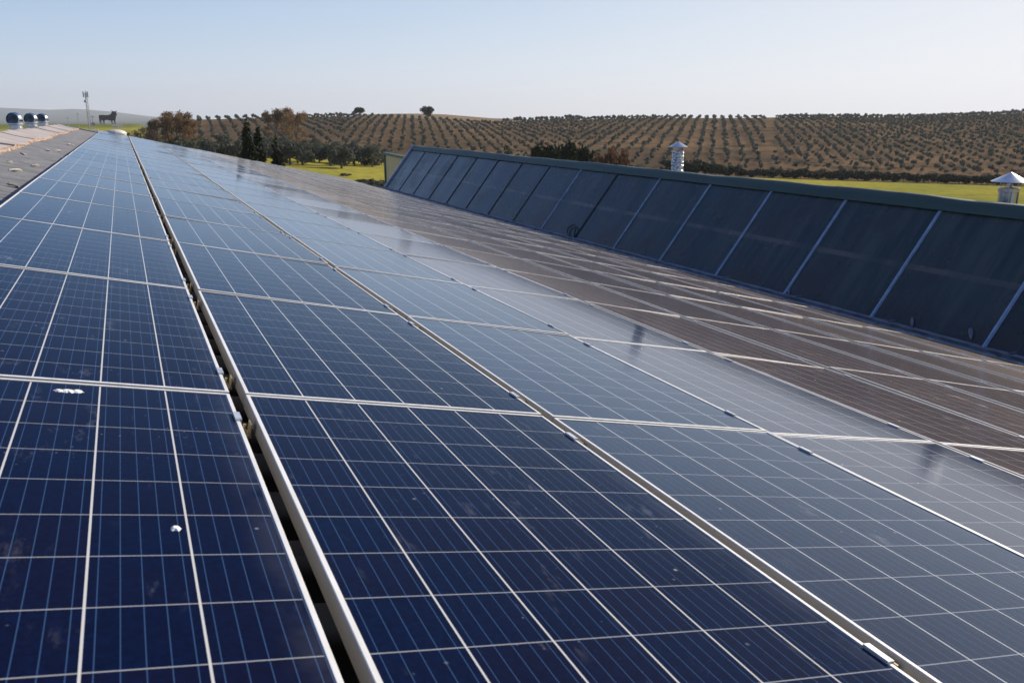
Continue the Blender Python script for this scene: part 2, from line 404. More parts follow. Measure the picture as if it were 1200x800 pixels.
# gutter channel between the panels and the rooflight
mb = MB(); e = rf(10.38, 0, -.09)
ex, ez = e[0], e[2]
prof = [(ex-.05, ez), (ex+.03, ez), (ex+.06, ez-.14), (GX-.16, ez-.16), (GX-.10, GZ+.0), (GX+.02, GZ+.02), (GX+.06, GZ-.02), (GX-.05, GZ-.35), (ex-.05, ez-.3)]
mb.prism(prof, YN, YF-3.0); bpart(mb, 'gutter', M_GUT)
mb = MB()
for off, z in ((.12, ez-.045), (.42, ez+.005)):
    mb.box((ex+off, YN, z-.02), (ex+off+.035, YF-3.1, z+.02))
y = -3.0
while y < YF-3.3:
    mb.box((ex-.02, y, ez-.07), (GX-.1, y+.04, ez-.05)); y += 1.92
bpart(mb, 'gutter_rail', M_GUT)
# rooflight
rl = empty('rooflight', (0, 0, 7.2)); rl.parent = bld
gy = [7.14-1.92*k for k in range(5, 0, -1)] + [7.14+1.921*k for k in range(0, 16)]
gy = [y for y in gy if y > YN]
dark = {i for i, y in enumerate(gy) if y > 21.5}
for i in range(len(gy)-1):
    mb = MB(); y0, y1 = gy[i]+.004, gy[i+1]-.004; V = []; F = []; sag = random.uniform(-.008, .008)
    for a in range(9):
        for b in range(9):
            u = a/8; v = b/8
            V.append(gl(u*UT, y0+(y1-y0)*v, sag*math.sin(u*math.pi)*math.sin(v*math.pi) + .002*math.sin(v*9+i)))
    for a in range(8):
        for b in range(8): F.append((a*9+b, a*9+b+1, a*9+b+10, a*9+b+9))
    mb.add(V, F); mb.add([gl(0, y0, -.02), gl(0, y1, -.02), gl(UT, y1, -.02), gl(UT, y0, -.02)], [(0,1,2,3)])
    mb.build('pane', M_PANE, rl, smooth=True)
for i, y in enumerate(gy):
    strap = abs(y-18.66) < .3; dk = (y > 22.0) or strap
    wd = .03 if not strap else .05
    mb = MB()
    Mx = Matrix(((gu.x, 0, gn.x, GX), (0, 1, 0, 0), (gu.z, 0, gn.z, GZ), (0, 0, 0, 1)))
    if i == len(gy)-1: mb.box((-.1, y, -.05), (UR+.03, y+.10, .07), 0, Mx)
    else:
        mb.box((-.02, y-wd, .004), (UT, y+wd, .014 if not dk else .012), 0, Mx)
        mb.box((-.02, y-.010, .014 if not dk else .012), (UT-.01, y+.010, .026 if not dk else .02), 0, Mx)
        if not dk:
            for u in (.15, .62, 1.05, 1.5, 1.88): mb.box((u-.01, y-.022, .014), (u+.01, y-.010, .021), 0, Mx)
    ob = mb.build('glazing_bar', M_DBAR if dk and i < len(gy)-1 else M_BAR, rl)
    if strap: ob['label'] = 'black strap laid over the glazing bar'
# green flashing along the top: a bent sheet with slight dents
ys = YN; fk = 0; fr = random.Random(23)
while ys < YF-3.2:
    ye = min(ys+3.84, YF-2.98); m = 24; V = []; F = []; up = .003*(fk % 2) + fr.uniform(0, .004)
    for j in range(m+1):
        y = ys + (ye+.05-ys)*j/m; d = .014*math.sin(y*.7)+.010*math.sin(y*1.9+1)+.006*math.sin(y*4.1)+fr.uniform(-.003, .003)
        pr = [gl(UT-.03, y, .02), gl(UT-.03, y, .032+up), gl(UT+.10, y, .036+d*.4+up), gl(UR-.02+d*.8, y, .03+up), gl(UR+.012+d, y, .012+up)]
        pr += [(RX+.10, y, RZ+.012+d*.5+up), (RX+.40, y, RZ-.40*math.tan(TH)+.035+up), (RX+.40, y, RZ-.40*math.tan(TH))]
        V += pr
    q = 8
    for j in range(m):
        for i in range(q-1): F.append((j*q+i, j*q+i+1, (j+1)*q+i+1, (j+1)*q+i))
    mb = MB(); mb.add(V, F)
    for yb in (ys+.12, (ys+ye)/2, ye-.12): mb.tube([gl(UT+.03, yb, .03+up), gl(UT+.03, yb, .042+up)], .012, 6)
    mb.build('ridge_flashing', M_GRN, rl, smooth=True); ys = ye; fk += 1
for (u, y, sz) in ((.16, 7.42, .05), (.10, 8.35, .035), (.06, 10.9, .03), (.1, 5.6, .05)):
    mb = MB(); p = gl(u, y, .02); mb.tube([gl(u-.09, y-.05, .015), p, gl(u+.05, y+.03, .03)], [.012, sz*.7, sz*.5], 8); mb.build('fixing_bracket', M_GUT, rl, smooth=True)
def slope2(s, y, n): return (RX + s*CT + n*ST, y, RZ - .03 - s*ST + n*CT)
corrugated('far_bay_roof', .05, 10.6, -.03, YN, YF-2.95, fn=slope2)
# loop of black cable hanging at the foot of the strap
pts = [gl(.02, 18.66, .03), gl(.1, 18.72, .05), gl(.28, 18.85, .05), gl(.34, 19.05, .05), gl(.22, 19.2, .05), gl(.08, 19.1, .05), gl(.0, 18.85, .05), gl(-.1, 18.7, .04)]
mb = MB(); mb.tube(pts, .018, 8); o = mb.build('cable', M_DBAR, smooth=True)
tag(o, 'black cable looped at the foot of the dark strap on the rooflight', 'cable')

# ------------------------------------------------------------------ solar panels
PW, PL, PP = .992, 1.652, 1.66
LIP = .0108; IW, IL = PW-2*LIP, PL-2*LIP
t = NT('polycrystalline cells under glass')
oc = t.coord('Object'); q = t.xyz(oc); rn = t.rnd()
ocol = t.n.new('ShaderNodeObjectInfo').outputs['Color']; gl_ior, gl_dust, gl_tint = t.xyz(ocol)[0], t.xyz(ocol)[1], t.xyz(ocol)[2]   # per panel: reflection strength, dust film
off = t.vec(t.math('MULTIPLY', rn, 37.0), t.math('MULTIPLY', rn, 91.0), t.math('MULTIPLY', rn, 13.0))
pc = t.scale(oc, (1, 1, 1), off)
hx, hy = IW/2, IL/2; cx, cy = IW/6, IL/10
dx = t.math('PINGPONG', t.math('ADD', q[0], hx), cx/2); dy = t.math('PINGPONG', t.math('ADD', q[1], hy), cy/2)
db = t.math('PINGPONG', t.math('ADD', q[0], hx-cx/10), cx/10)
lx = t.ramp(dx, .0024, .0016); ly = t.ramp(dy, .0018, .0010); lb = t.ramp(db, .00105, .00055)
ci = t.vec(t.math('FLOOR', t.math('DIVIDE', t.math('ADD', q[0], hx), cx)), t.math('FLOOR', t.math('DIVIDE', t.math('ADD', q[1], hy), cy)), t.math('MULTIPLY', rn, 50.0))
cr = t.white(ci)
cell = t.mix(cr, (.0020, .0054, .0225), (.0046, .0052, .0185))
gr = t.voro(t.scale(pc, (1, 1, 1)), 110, 'Color')
cell = t.mix(t.math('MULTIPLY', t.xyz(gr)[0], .5), cell, (.0034, .0098, .044))
cell = t.mix(t.math('MULTIPLY', t.ramp(t.noise(pc, 3.0, 3), .4, .7), .35), cell, (.0045, .0046, .0165))
c = t.mix(t.math('MULTIPLY', lb, .9), cell, (.034, .075, .165))
c = t.mix(t.math('MULTIPLY', ly, .80), c, (.34, .345, .35))
c = t.mix(t.math('MULTIPLY', lx, .95), c, (.54, .535, .51))
# dust: thin film, a little heavier towards the lower edge of each panel, dried drips and specks
n1 = t.noise(pc, 2.3, 5, .6); n2 = t.noise(t.scale(pc, (1, .35, 1)), 16, 5, .7); n3 = t.noise(pc, 7.0, 4, .6)
edge = t.math('MULTIPLY', t.ramp(q[0], .405, .478), t.ramp(n3, .25, .6))
drip = t.math('MULTIPLY', t.math('MULTIPLY', t.ramp(n2, .57, .72), t.ramp(n1, .44, .62)), t.ramp(rn, .1, .7, .45, 1.0))
spv = t.voro(pc, 9.0); spk = t.math('MULTIPLY', t.ramp(spv, .055, .025), t.ramp(n3, .42, .6))
spk2 = t.math('MULTIPLY', t.ramp(t.voro(t.scale(pc, (1, 1, 1), (3.3, 1.7, 0)), 26.0), .085, .03), t.ramp(n1, .46, .66))
dust = t.math('ADD', t.math('ADD', t.math('MULTIPLY', edge, .032), t.math('MULTIPLY', drip, .20)), 0.0)
dust = t.math('ADD', dust, t.math('ADD', t.math('MULTIPLY', spk, .40), t.math('MULTIPLY', spk2, .28)), clamp=True)
film = t.math('MULTIPLY', t.ramp(n1, .2, .8, .75, 1.15), gl_dust)
c = t.mix(film, c, (.63, .455, .335))
c = t.mix(dust, c, (.54, .56, .60))
t.set(base=c, rough=t.math('ADD', .13, t.math('MULTIPLY', dust, .5)), ior=gl_ior,
      sheen=t.math('ADD', .09, t.math('MULTIPLY', t.ramp(n1, .3, .75), .06)), sheenr=.19, sheent=(.90, .70, .52))
t.p.inputs['Specular IOR Level'].default_value = 0.0
fz = t.n.new('ShaderNodeFresnel'); t.put(fz.inputs['IOR'], gl_ior)          # blue tinted anti-reflective glass on top
gs = t.n.new('ShaderNodeBsdfGlossy'); t.put(gs.inputs['Color'], t.mix(t.ramp(gl_dust, .02, .08), t.mix(gl_tint, (.69, .84, 1.0), (.92, .94, 1.0)), (.98, .87, .78))); t.put(gs.inputs['Roughness'], t.math('ADD', t.math('ADD', .075, t.math('ADD', t.math('MULTIPLY', gl_dust, .28), t.math('MULTIPLY', gl_tint, .025))), t.math('MULTIPLY', dust, .5)))
ms = t.n.new('ShaderNodeMixShader'); t.l.new(fz.outputs[0], ms.inputs[0]); t.l.new(t.p.outputs[0], ms.inputs[1]); t.l.new(gs.outputs[0], ms.inputs[2])
t.l.new(ms.outputs[0], t.n['Material Output'].inputs['Surface'])
M_CELL = t.m
M_DROP = plain('white bird lime', (.78, .77, .73), .8, 0, .12, 60)

def frame_mb():
    m = MB(); prof = [(0, -.040), (0, -.0015), (.0015, 0), (LIP-.0008, 0), (LIP, -.0008), (LIP, -.0034), (LIP-.004, -.0034), (.003, -.012), (.003, -.040)]
    cs = [(-1, -1), (1, -1), (1, 1), (-1, 1)]; V = []; F = []; q = len(prof)
    for sx, sy in cs:
        for d, z in prof: V.append((sx*(PW/2-d), sy*(PL/2-d), z))
    for k in range(4):
        for i in range(q-1): F.append((k*q+i, ((k+1) % 4)*q+i, ((k+1) % 4)*q+i+1, k*q+i+1))
    m.add(V, F); return m
def lam_mb():
    m = MB(); a, b = IW/2-.0002, IL/2-.0002; z = -.0026
    m.add([(-a,-b,z),(a,-b,z),(a,b,z),(-a,b,z),(-a,-b,z-.005),(a,-b,z-.005),(a,b,z-.005),(-a,b,z-.005)], [(0,1,2,3),(7,6,5,4)])
    return m
def clamp_mb(yc):
    m = MB(); x = PW/2
    m.box((x-.013, yc-.03, .0006), (x+.004, yc+.03, .0052)); m.box((x+.001, yc-.03, -.045), (x+.004, yc+.03, .0006))
    m.box((x+.004, yc-.022, -.05), (x+.036, yc+.022, -.044), 1); m.box((x+.030, yc-.022, -.044), (x+.033, yc+.022, -.012), 1)
    m.tube([(x+.017, yc, -.046), (x+.017, yc, -.018)], .004, 8, 1); m.tube([(x+.017, yc, -.041), (x+.017, yc, -.034)], .0085, 6, 1)
    return m
proto = empty('solar_panel')
tag(proto, 'x', 'solar panel', 'solar panels in ten long columns on the roof slope')
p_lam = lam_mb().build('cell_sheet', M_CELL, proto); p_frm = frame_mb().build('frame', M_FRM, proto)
p_cl = [clamp_mb(yc).build('clamp', [M_CLP, M_BRS], proto) for yc in (PL/2-.215, -PL/2+.215)]
XL = [-.769, .243, 1.254, 2.249, 3.260, 4.271, 5.290, 6.305, 7.320, 8.335]
Y0 = 2.39
ORD = ['first', 'second', 'third', 'fourth', 'fifth', 'sixth', 'seventh', 'eighth', 'ninth', 'tenth', 'eleventh', 'twelfth', 'thirteenth', 'fourteenth', 'fifteenth', 'sixteenth', 'seventeenth', 'eighteenth', 'nineteenth', 'twentieth', 'twenty-first', 'twenty-second', 'twenty-third']
TW = [0, 0, -.2, -.85, .55, .75, .6, .5, .4, .3]  # each column sits at its own slight tilt on the old purlins
COL_REFL = [.05, .08, .27, .50, .34, .32, .30, .30, .28, .28]   # reflection strength set per column, standing in for polarised sky light
DUST = [.001, .001, .003, .008, .115, .125, .135, .15, .18, .22]   # more settled dust towards the gutter
panels = {}
prng = random.Random(5); first = True
for ccol in range(10):
    for k in range(-1, 22):
        o = proto if first else dup(proto)
        if not first:
            for ch in (p_lam, p_frm, *p_cl): dup(ch, o)
        first = False
        s = (XL[ccol]-X0)/CT + PW/2; p = rf(s, Y0+(k+.5)*PP)
        o.location = p
        jt = prng.gauss(0, .22); jl = prng.gauss(0, .18)
        if k < 1 and ccol < 4: jt *= .4; jl *= .4
        o.rotation_euler = (R(jl), TH + R(TW[ccol] + jt), 0)
        nm = f'{ORD[k+1]} from the near end in the {ORD[ccol]} column from the ridge'
        o['label'] = 'blue solar panel, ' + nm
        o.children[0].color = (1.04 + COL_REFL[ccol] + prng.uniform(0, .02), DUST[ccol]*prng.uniform(.82, 1.2), (0, 0, .15, .75, 1, 1, 1, 1, 1, 1)[ccol], 1)
        panels[(ccol, k)] = o
def splat(panel, lx, ly, a, b, seed):
    rg = random.Random(seed); mb = MB(); pts = [(lx, ly, .0012)]; n = 22
    for ring, zz in ((.55, .0016), (1.0, -.0022)):
        for i in range(n):
            f = ring*(rg.uniform(.65, 1.15) if ring == 1 else rg.uniform(.8, 1.1)); th = 2*math.pi*i/n
            pts.append((lx+a*f*math.cos(th), ly+b*f*math.sin(th), zz-.0002))
    F = [(0, 1+i, 1+(i+1) % n) for i in range(n)] + [(1+i, 1+n+i, 1+n+(i+1) % n, 1+(i+1) % n) for i in range(n)]
    mb.add(pts, F); o = mb.build('bird_dropping', M_DROP, panel); return o
pan = panels[(0, -1)]; pan['label'] = 'first blue solar panel beside the ridge at the near end, two white bird droppings'
splat(pan, .088, .752, .020, .014, 1); splat(pan, .110, .755, .015, .012, 2); splat(pan, .068, .751, .013, .009, 4); splat(pan, .303, -.06, .0095, .012, 3)

# ------------------------------------------------------------------ things on the roof
M_STEEL = plain('bright galvanised steel', (.50, .515, .54), .22, 1.0, .08, 7)
t = NT('crumpled aluminium foil wrap'); n1 = t.voro(t.scale(t.coord(), (1, 1, 2.2)), 9); n2 = t.noise(t.coord(), 12, 4, .6)
t.set(base=(.66, .66, .66), rough=.25, metal=1.0); t.bump(t.math('ADD', n1, n2), .8, .05); M_FOIL = t.m
M_DARKIN = plain('dark duct inside', (.42, .44, .47), .4, .7, .4, 6)
M_VENT = plain('dull galvanised vent', (.55, .57, .60), .35, .8, .18, 9)
def vent(y, sc, label):
    x = -2.62; p = lslope((rf(SR1, 0)[0]-x)/math.cos(R(16)), y, -.05); o = empty('roof_vent', p)
    r = .19*sc; b = MB(); b.lathe([(r, -.15), (r, .17), (r*1.08, .175), (r*1.08, .20), (r, .205), (r, .27)], 28); b.lathe([(r+.08, -.02), (r+.06, .02), (r+.005, .03)], 28); b.build('pipe', M_VENT, o, smooth=True)
    b = MB(); b.lathe([(r*1.08, .255), (r*1.16, .27), (r*1.16, .305), (r*1.08, .32)], 28); b.build('collar', M_VENT, o, smooth=True)
    # hooded cowl: sphere cut open on one side
    d = Vector((-.40, -.90, .10)).normalized(); u = d.cross(Vector((0, 0, 1))).normalized(); v = u.cross(d)
    rr = r*1.25; cz = .315+rr*.42; C0 = Vector((0, 0, cz)); prof = []
    for i in range(14):
        a = math.pi - i*(math.pi-R(60))/13; prof.append((rr*math.sin(a), rr*math.cos(a)))
    prof += [(prof[-1][0]*1.04, prof[-1][1]+.01), (prof[-1][0]*.95, prof[-1][1]+.012)]
    n = 32; V = []; F = []
    for ra, h in prof: V += [tuple(C0 + d*h + (u*math.cos(2*math.pi*k/n)+v*math.sin(2*math.pi*k/n))*ra) for k in range(n)]
    for i in range(len(prof)-1):
        for k in range(n): F.append((i*n+k, i*n+(k+1) % n, (i+1)*n+(k+1) % n, (i+1)*n+k))
    b = MB(); b.add(V, F); b.build('cowl', M_STEEL, o, smooth=True)
    b = MB(); h = prof[-1][1]-.002; ra = prof[-1][0]*.97; n = 32
    for i in range(9):                       # louvre blades across the opening
        off = -ra + ra*2*(i+.5)/9; hw = math.sqrt(max(0, ra*ra-off*off))
        a = C0 + d*h + u*off; b.add([tuple(a - v*hw), tuple(a + v*hw), tuple(a + v*hw - d*.03 + u*.025*sc), tuple(a - v*hw - d*.03 + u*.025*sc)], [(0,1,2,3)])
    b.add([tuple(C0 + d*(h-.035) + (u*math.cos(2*math.pi*k/n)+v*math.sin(2*math.pi*k/n))*ra) for k in range(n)], [tuple(range(n))])
    b.build('louvre', M_DARKIN, o)
    tag(o, label, 'roof vent', 'hooded steel vents behind the ridge')
vent(26.9, .86, 'round hooded steel roof vent behind the ridge, nearest and largest of three')
vent(31.6, .86, 'round hooded steel roof vent behind the ridge, middle of three')
vent(36.1, .86, 'round hooded steel roof vent behind the ridge, farthest of three')

def chimney(x, y, r, hgt, capr, label, foil):
    z = slope2((x-RX)/CT, y, 0)[2]; o = empty('roof_chimney', (x, y, z)); body = M_FOIL if foil else M_STEEL
    b = MB()
    if foil:
        prof = [(r*1.02, -.2)] + [(r*(1 + .02*math.sin(i*1.1)), hgt*.86*i/12) for i in range(13)] + [(r*.96, hgt*.88)]
        b.lathe(prof, 30); cr_ = random.Random(41); b.v = [(p[0]*q, p[1]*q, p[2]+cr_.uniform(-.012, .012)) for p in b.v for q in (cr_.uniform(.94, 1.05),)]
    else:
        b.lathe([(r, -.2), (r, hgt*.78)], 30); b.lathe([(r*1.06, hgt*.66), (r*1.10, hgt*.67), (r*1.10, hgt*.80), (r*1.04, hgt*.81), (r*.9, hgt*.81)], 30)
        for a in (.25, 1.2): b.box((-.012, -.004, 0), (.012, .004, hgt*.68), 0, Matrix.Rotation(a-math.pi/2-.9, 4, 'Z') @ Matrix.Translation((r+.004, 0, 0)))
    b.build('flue_pipe', body, o, smooth=True)
    for k in range(4):
        a = k*math.pi/2+.5; b = MB(); c, s = math.cos(a)*r*.92, math.sin(a)*r*.92
        b.box((-.022, -.003, 0), (.022, .003, hgt*.26), 0, Matrix.Translation((c, s, hgt*.78)) @ Matrix.Rotation(a+math.pi/2, 4, 'Z'))
        b.build('stay', M_STEEL, o)
    b = MB(); b.lathe([(capr*.98, hgt*1.0), (capr, hgt*1.005), (capr, hgt*1.015), (.012, hgt*1.015+capr*.50), (0.002, hgt*1.015+capr*.52)], 36); b.lathe([(.01, hgt*1.0+capr*.46), (capr*.98, hgt*1.0)], 36)
    b.build('rain_cap', M_STEEL, o, smooth=True); tag(o, label, 'chimney')
chimney(12.5, 8.62, .135, .47, .27, 'short steel chimney with pointed cap and clamped collar before the green field', False)
chimney(12.5, 17.35, .148, .72, .235, 'foil wrapped chimney with pointed cap behind the middle of the rooflight', True)

o = empty('roof_dome', rf(.55, YF+.35, -.02))
mb = MB(); prof = [(.56, -.3), (.56, -.02), (.60, .0), (.58, .05), (.48, .14), (.30, .21), (.10, .235), (.004, .24)]; mb.lathe(prof, 28); mb.v = [(x*.72, y*.6, z*.72) for x, y, z in mb.v]; mb.build('cover', M_WHT, o, smooth=True)
mb = MB(); mb.tube([(.1, .1, .2), (.1, .1, .3)], .05, 12); mb.tube([(-.1, .1, .31), (.32, .1, .31)], .04, 12); mb.build('spout', M_WHT, o, smooth=True)
mb = MB(); mb.box((-.6, -.5, -7.2), (.6, .5, -.3)); mb.build('tower', M_WALL, o)
tag(o, 'pale domed cover with a short spout at the far end of the roof', 'tank')

# ------------------------------------------------------------------ beyond the roof: neighbour building
o = empty('yellow_shed', (15.75, 47.2, -8.42)); a = -.09
Mr = Matrix.Rotation(a, 4, 'Z'); mb = MB(); L = 12; V = []
m = 90
for j in range(m+1):
    y = -6 + L*j/m; d = .02*(1 if (j//3) % 2 else -1)
    V += [(-.9+d, y, 0), (-.9+d, y, 6.6)]
F = [(2*j, 2*j+2, 2*j+3, 2*j+1) for j in range(m)]
mb.add([tuple(Mr @ Vector(p)) for p in V], F)
mb.box((-.85, 5.9, 0), (1.6, 6, 5.2), 0, Mr); mb.box((-.85, -6, 0), (1.6, -5.9, 5.2), 0, Mr); mb.box((1.5, -5.9, 0), (1.6, 5.9, 5.2), 0, Mr); mb.add([tuple(Mr @ Vector(p)) for p in ((-.85, -5.85, 6.4), (1.7, -5.85, 5.2), (1.7, 5.85, 5.2), (-.85, 5.85, 6.4))], [(0, 1, 2, 3)])
mb.build('wall', M_YEL, o)
mb = MB(); mb.box((-1.05, -6.15, 6.6), (-.80, 6.15, 6.75), 0, Mr); mb.box((-1.0, 5.93, 0), (-.86, 6.1, 6.6), 0, Mr); mb.box((-1.0, -6.1, 0), (-.86, -5.93, 6.6), 0, Mr); mb.build('trim', M_TRIM, o)
tag(o, 'small yellow sheet metal shed with dark green trim beside the rooflight end', 'shed')

# ------------------------------------------------------------------ vegetation
def leafmat(name, c1, c2, trans=.25):
    t = NT(name); rnd = t.geo('Random Per Island'); oi = t.rnd()
    c = t.mix(rnd, c1, c2); c = t.mix(t.math('MULTIPLY', oi, .35), c, tuple(x*.7 for x in c1))
    t.set(base=c, rough=.75, spec=.2)
    tr = t.n.new('ShaderNodeBsdfTranslucent'); t.put(tr.inputs[0], c); mx = t.n.new('ShaderNodeMixShader'); mx.inputs[0].default_value = trans
    t.l.new(t.p.outputs[0], mx.inputs[1]); t.l.new(tr.outputs[0], mx.inputs[2]); t.l.new(mx.outputs[0], t.n['Material Output'].inputs['Surface'])
    return t.m
M_OLV = leafmat('olive leaves', (.085, .092, .062), (.165, .165, .115))
M_OLB = leafmat('silver olive leaves', (.062, .072, .045), (.150, .155, .108))
M_DRK = leafmat('dark evergreen leaves', (.016, .024, .010), (.040, .050, .020), .12)
M_CYP = leafmat('cypress leaves', (.014, .022, .009), (.042, .046, .016), .1)
M_AUT = leafmat('autumn poplar leaves', (.16, .10, .05), (.30, .19, .09), .35)
M_BRN = leafmat('brown thicket twigs', (.075, .052, .034), (.16, .105, .06), .2)
M_RED = leafmat('reddish dry shrub', (.13, .065, .035), (.24, .13, .065), .25)
M_SHR = leafmat('grey green scrub', (.055, .060, .032), (.13, .115, .06), .2)
M_BARK = plain('grey bark', (.16, .13, .10), .9, 0, .3, 5)
M_PALE = plain('pale young bark', (.30, .26, .20), .9, 0, .2, 5)

def leaves(n, lobes, size, rg, flat=.0, shell=.55, elong=1.0):
    """n leaf sized faces through the volume of a few lobes (cx,cy,cz,rx,ry,rz)"""
    L = np.array(lobes, dtype=float); wt = L[:, 3]*L[:, 4]*L[:, 5]; idx = rg.choice(len(L), n, p=wt/wt.sum())
    d = rg.normal(size=(n, 3)); d /= np.linalg.norm(d, axis=1)[:, None]
    rad = (shell + (1-shell)*rg.random(n))**.8*rg.uniform(.75, 1.12, n)
    P = L[idx, :3] + d*rad[:, None]*L[idx, 3:]
    a = rg.normal(size=(n, 3)); a /= np.linalg.norm(a, axis=1)[:, None]
    b = np.cross(a, rg.normal(size=(n, 3))); b /= np.linalg.norm(b, axis=1)[:, None]
    s = size*rg.uniform(.55, 1.25, n)[:, None]; a = a*s*elong; b = b*s/elong
    V = np.stack([P-a-b*.35, P-a*.1-b, P+a, P+b*.9], 1).reshape(-1, 3)
    return V, np.arange(4*n).reshape(n, 4)
def limbs(mb, h, r, n, spread, rg, top=.9, base=.35):
    mb.tube([(0, 0, -.25), (rg.uniform(-.1, .1)*r*3, 0, h*base), (rg.uniform(-.2, .2)*spread, rg.uniform(-.2, .2)*spread, h*top)], [r, r*.75, r*.2], 7)
    for k in range(n):
        a = 2*math.pi*k/n + rg.uniform(-.4, .4); z0 = h*base*rg.uniform(.7, 1.3); e = spread*rg.uniform(.5, .95)
        mb.tube([(0, 0, z0), (e*.5*math.cos(a), e*.5*math.sin(a), z0+(h*top-z0)*.4), (e*math.cos(a), e*math.sin(a), z0+(h*top-z0)*rg.uniform(.6, 1))], [r*.55, r*.35, r*.1], 5)
def tree_kind(name, h, lobes, n, size, leaf, bark, seed, r=.12, nl=4, spread=1.0, cat='tree', elong=1.0, base=.35, shell=.55):
    """one tree: Empty > trunk, crown"""
    rg = np.random.default_rng(seed); o = empty(name); mb = MB(); limbs(mb, h, r, nl, spread, random.Random(seed), base=base); tr = mb.build('trunk', bark, o, smooth=True)
    V, F = leaves(n, lobes, size, rg, elong=elong, shell=shell); cr = link('crown', np_mesh('crown', V, F, [leaf]), o)
    return o, (tr, cr)
def put(kind, first, x, y, rz, sc, label, cat, group=None, dz=0.0):
    o, ch = kind
    if not first:
        c = dup(o)
        for q in ch: dup(q, c)
        o = c
    o.location = (x, y, ground(x, y)+dz); o.rotation_euler = (0, 0, rz); o.scale = sc if isinstance(sc, tuple) else (sc,)*3
    tag(o, label, cat, group); return o

# --- young olives in rows over the hillside
def olive_mesh(seed):
    rg = np.random.default_rng(seed); h = 2.5
    lob = [(0, 0, 1.55, 1.0, 1.0, .80)] + [(rg.uniform(-.5, .5), rg.uniform(-.5, .5), rg.uniform(1.3, 2.1), .65, .65, .55) for _ in range(3)]
    V, F = leaves(75, lob, .34, rg)
    tv = []; tf = []
    for i, (r, z) in enumerate(((.09, -.3), (.06, 1.3))):
        tv += [(r*math.cos(k*math.pi/2), r*math.sin(k*math.pi/2), z) for k in range(4)]
    tf = [(k, (k+1) % 4, 4+(k+1) % 4, 4+k) for k in range(4)]
    F2 = np.concatenate([F, np.array(tf)+len(V)]); V2 = np.concatenate([V, np.array(tv)])
    return V2, F2, np.concatenate([np.zeros(len(F), int), np.ones(4, int)])
OL = [olive_mesh(s) for s in range(5)]
OM = [np_mesh('olive_tree', v, f, [M_OLV, M_PALE], mi) for v, f, mi in OL]
org = random.Random(3); spots = []
def block(az0, az1, face, ds, dr, bx):
    ca, sa = math.sin(R(face)), math.cos(R(face))
    for i in range(-170, 171):
        for j in range(0, 100):
            u = 150 + j*dr; v = i*ds; x = u*ca + v*sa; y = u*sa - v*ca
            x += org.uniform(-.45, .45); y += org.uniform(-.8, .8)
            r = math.hypot(x, y); az = math.degrees(math.atan2(x, y))
            if not (az0 <= az < az1): continue
            rb, rc = interp(az, AZ, RB), interp(az, AZ, RC)
            if r < rb+10 or r > rc+16: continue
            if az0 > 38 and az1 < 46 and r > 330: pass
            if org.random() < .04: continue
            spots.append((x, y, r, az, bx*org.choice((.7, .85, 1, 1, 1.1, 1.3))*org.uniform(.85, 1.15)))
block(4.2, 13.5, 4.5, 4.3, 4.5, .62)
block(13.5, 29.0, 18, 3.4, 4.6, .53)
block(29.0, 41.2, 38.0, 3.9, 4.3, .56)
block(41.8, 60, 38.5, 3.5, 3.9, .56)
spots.sort(key=lambda q: q[2])
def seen(x, y, z):
    u, v = to_pix(x, y, z)
    if not (2 < u < 1198): return False
    if u > 478 and v > 171 + (u-480)*.0965: return False
    if u < 440: return v < 162
    if 440 <= u <= 478: return v < 174
    if 612 < u < 745 and v > 166: return False
    return v < 196
indiv = []; rest = []
for q in spots:
    (indiv if (len(indiv) < 298 and seen(q[0], q[1], ground(q[0], q[1])+1.0)) else rest).append(q)
for i, (x, y, r, az, sc) in enumerate(indiv):
    o = link('olive_tree', OM[i % 5], None, (x, y, ground(x, y))); o.rotation_euler = (0, 0, org.uniform(0, 6.28)); o.scale = (sc, sc, sc*org.uniform(.9, 1.1))
    tag(o, 'young grey green olive tree in the lower planted rows of the hillside grove', 'olive tree', 'young olives on the hillside')
Vs, Fs, Ms = [], [], []; nb = 0
for i, (x, y, r, az, sc) in enumerate(rest):
    if not (3 < az < 60): continue
    v, f, mi = OL[i % 5]; a = org.uniform(0, 6.28); c, s = math.cos(a)*sc, math.sin(a)*sc
    W = np.empty_like(v); W[:, 0] = v[:, 0]*c - v[:, 1]*s + x; W[:, 1] = v[:, 0]*s + v[:, 1]*c + y; W[:, 2] = v[:, 2]*sc + ground(x, y)
    Vs.append(W); Fs.append(f+nb); Ms.append(mi); nb += len(v)
o = link('olive_grove', np_mesh('olive_grove', np.concatenate(Vs), np.concatenate(Fs), [M_OLV, M_PALE], np.concatenate(Ms)))
tag(o, 'upper rows of the olive grove covering the far hillside', 'olive grove', kind='stuff')

# --- mature olive belt beyond the left end of the roof
rg = random.Random(21)
def blobs(n, w, z0, z1, r, rgx): return [(rgx.uniform(-w, w), rgx.uniform(-w, w), rgx.uniform(z0, z1), r*rgx.uniform(.7, 1.2), r*rgx.uniform(.7, 1.2), r*rgx.uniform(.6, 1)) for _ in range(n)]
OB = [tree_kind('olive_tree', 4.4, blobs(11, 1.6, 1.0, 3.5, 1.1, random.Random(s)), 1300, .20, M_OLB, M_BARK, s, .22, 5, 1.5) for s in (31, 32, 33)]
used = [True, True, True]
belt = []
for i in range(15): belt.append((3.0+i*.86+rg.uniform(-.2, .2), 172+rg.uniform(-9, 9)-i*.6, rg.uniform(.85, 1.1)))
for i in range(10): belt.append((3.2+i*1.35+rg.uniform(-.3, .3), 200+rg.uniform(-8, 8), rg.uniform(.85, 1.1)))
for i in range(9): belt.append((10.2+i*.72+rg.uniform(-.2, .2), 168+rg.uniform(-5, 5)+i*1.6, rg.uniform(.72, .92)))
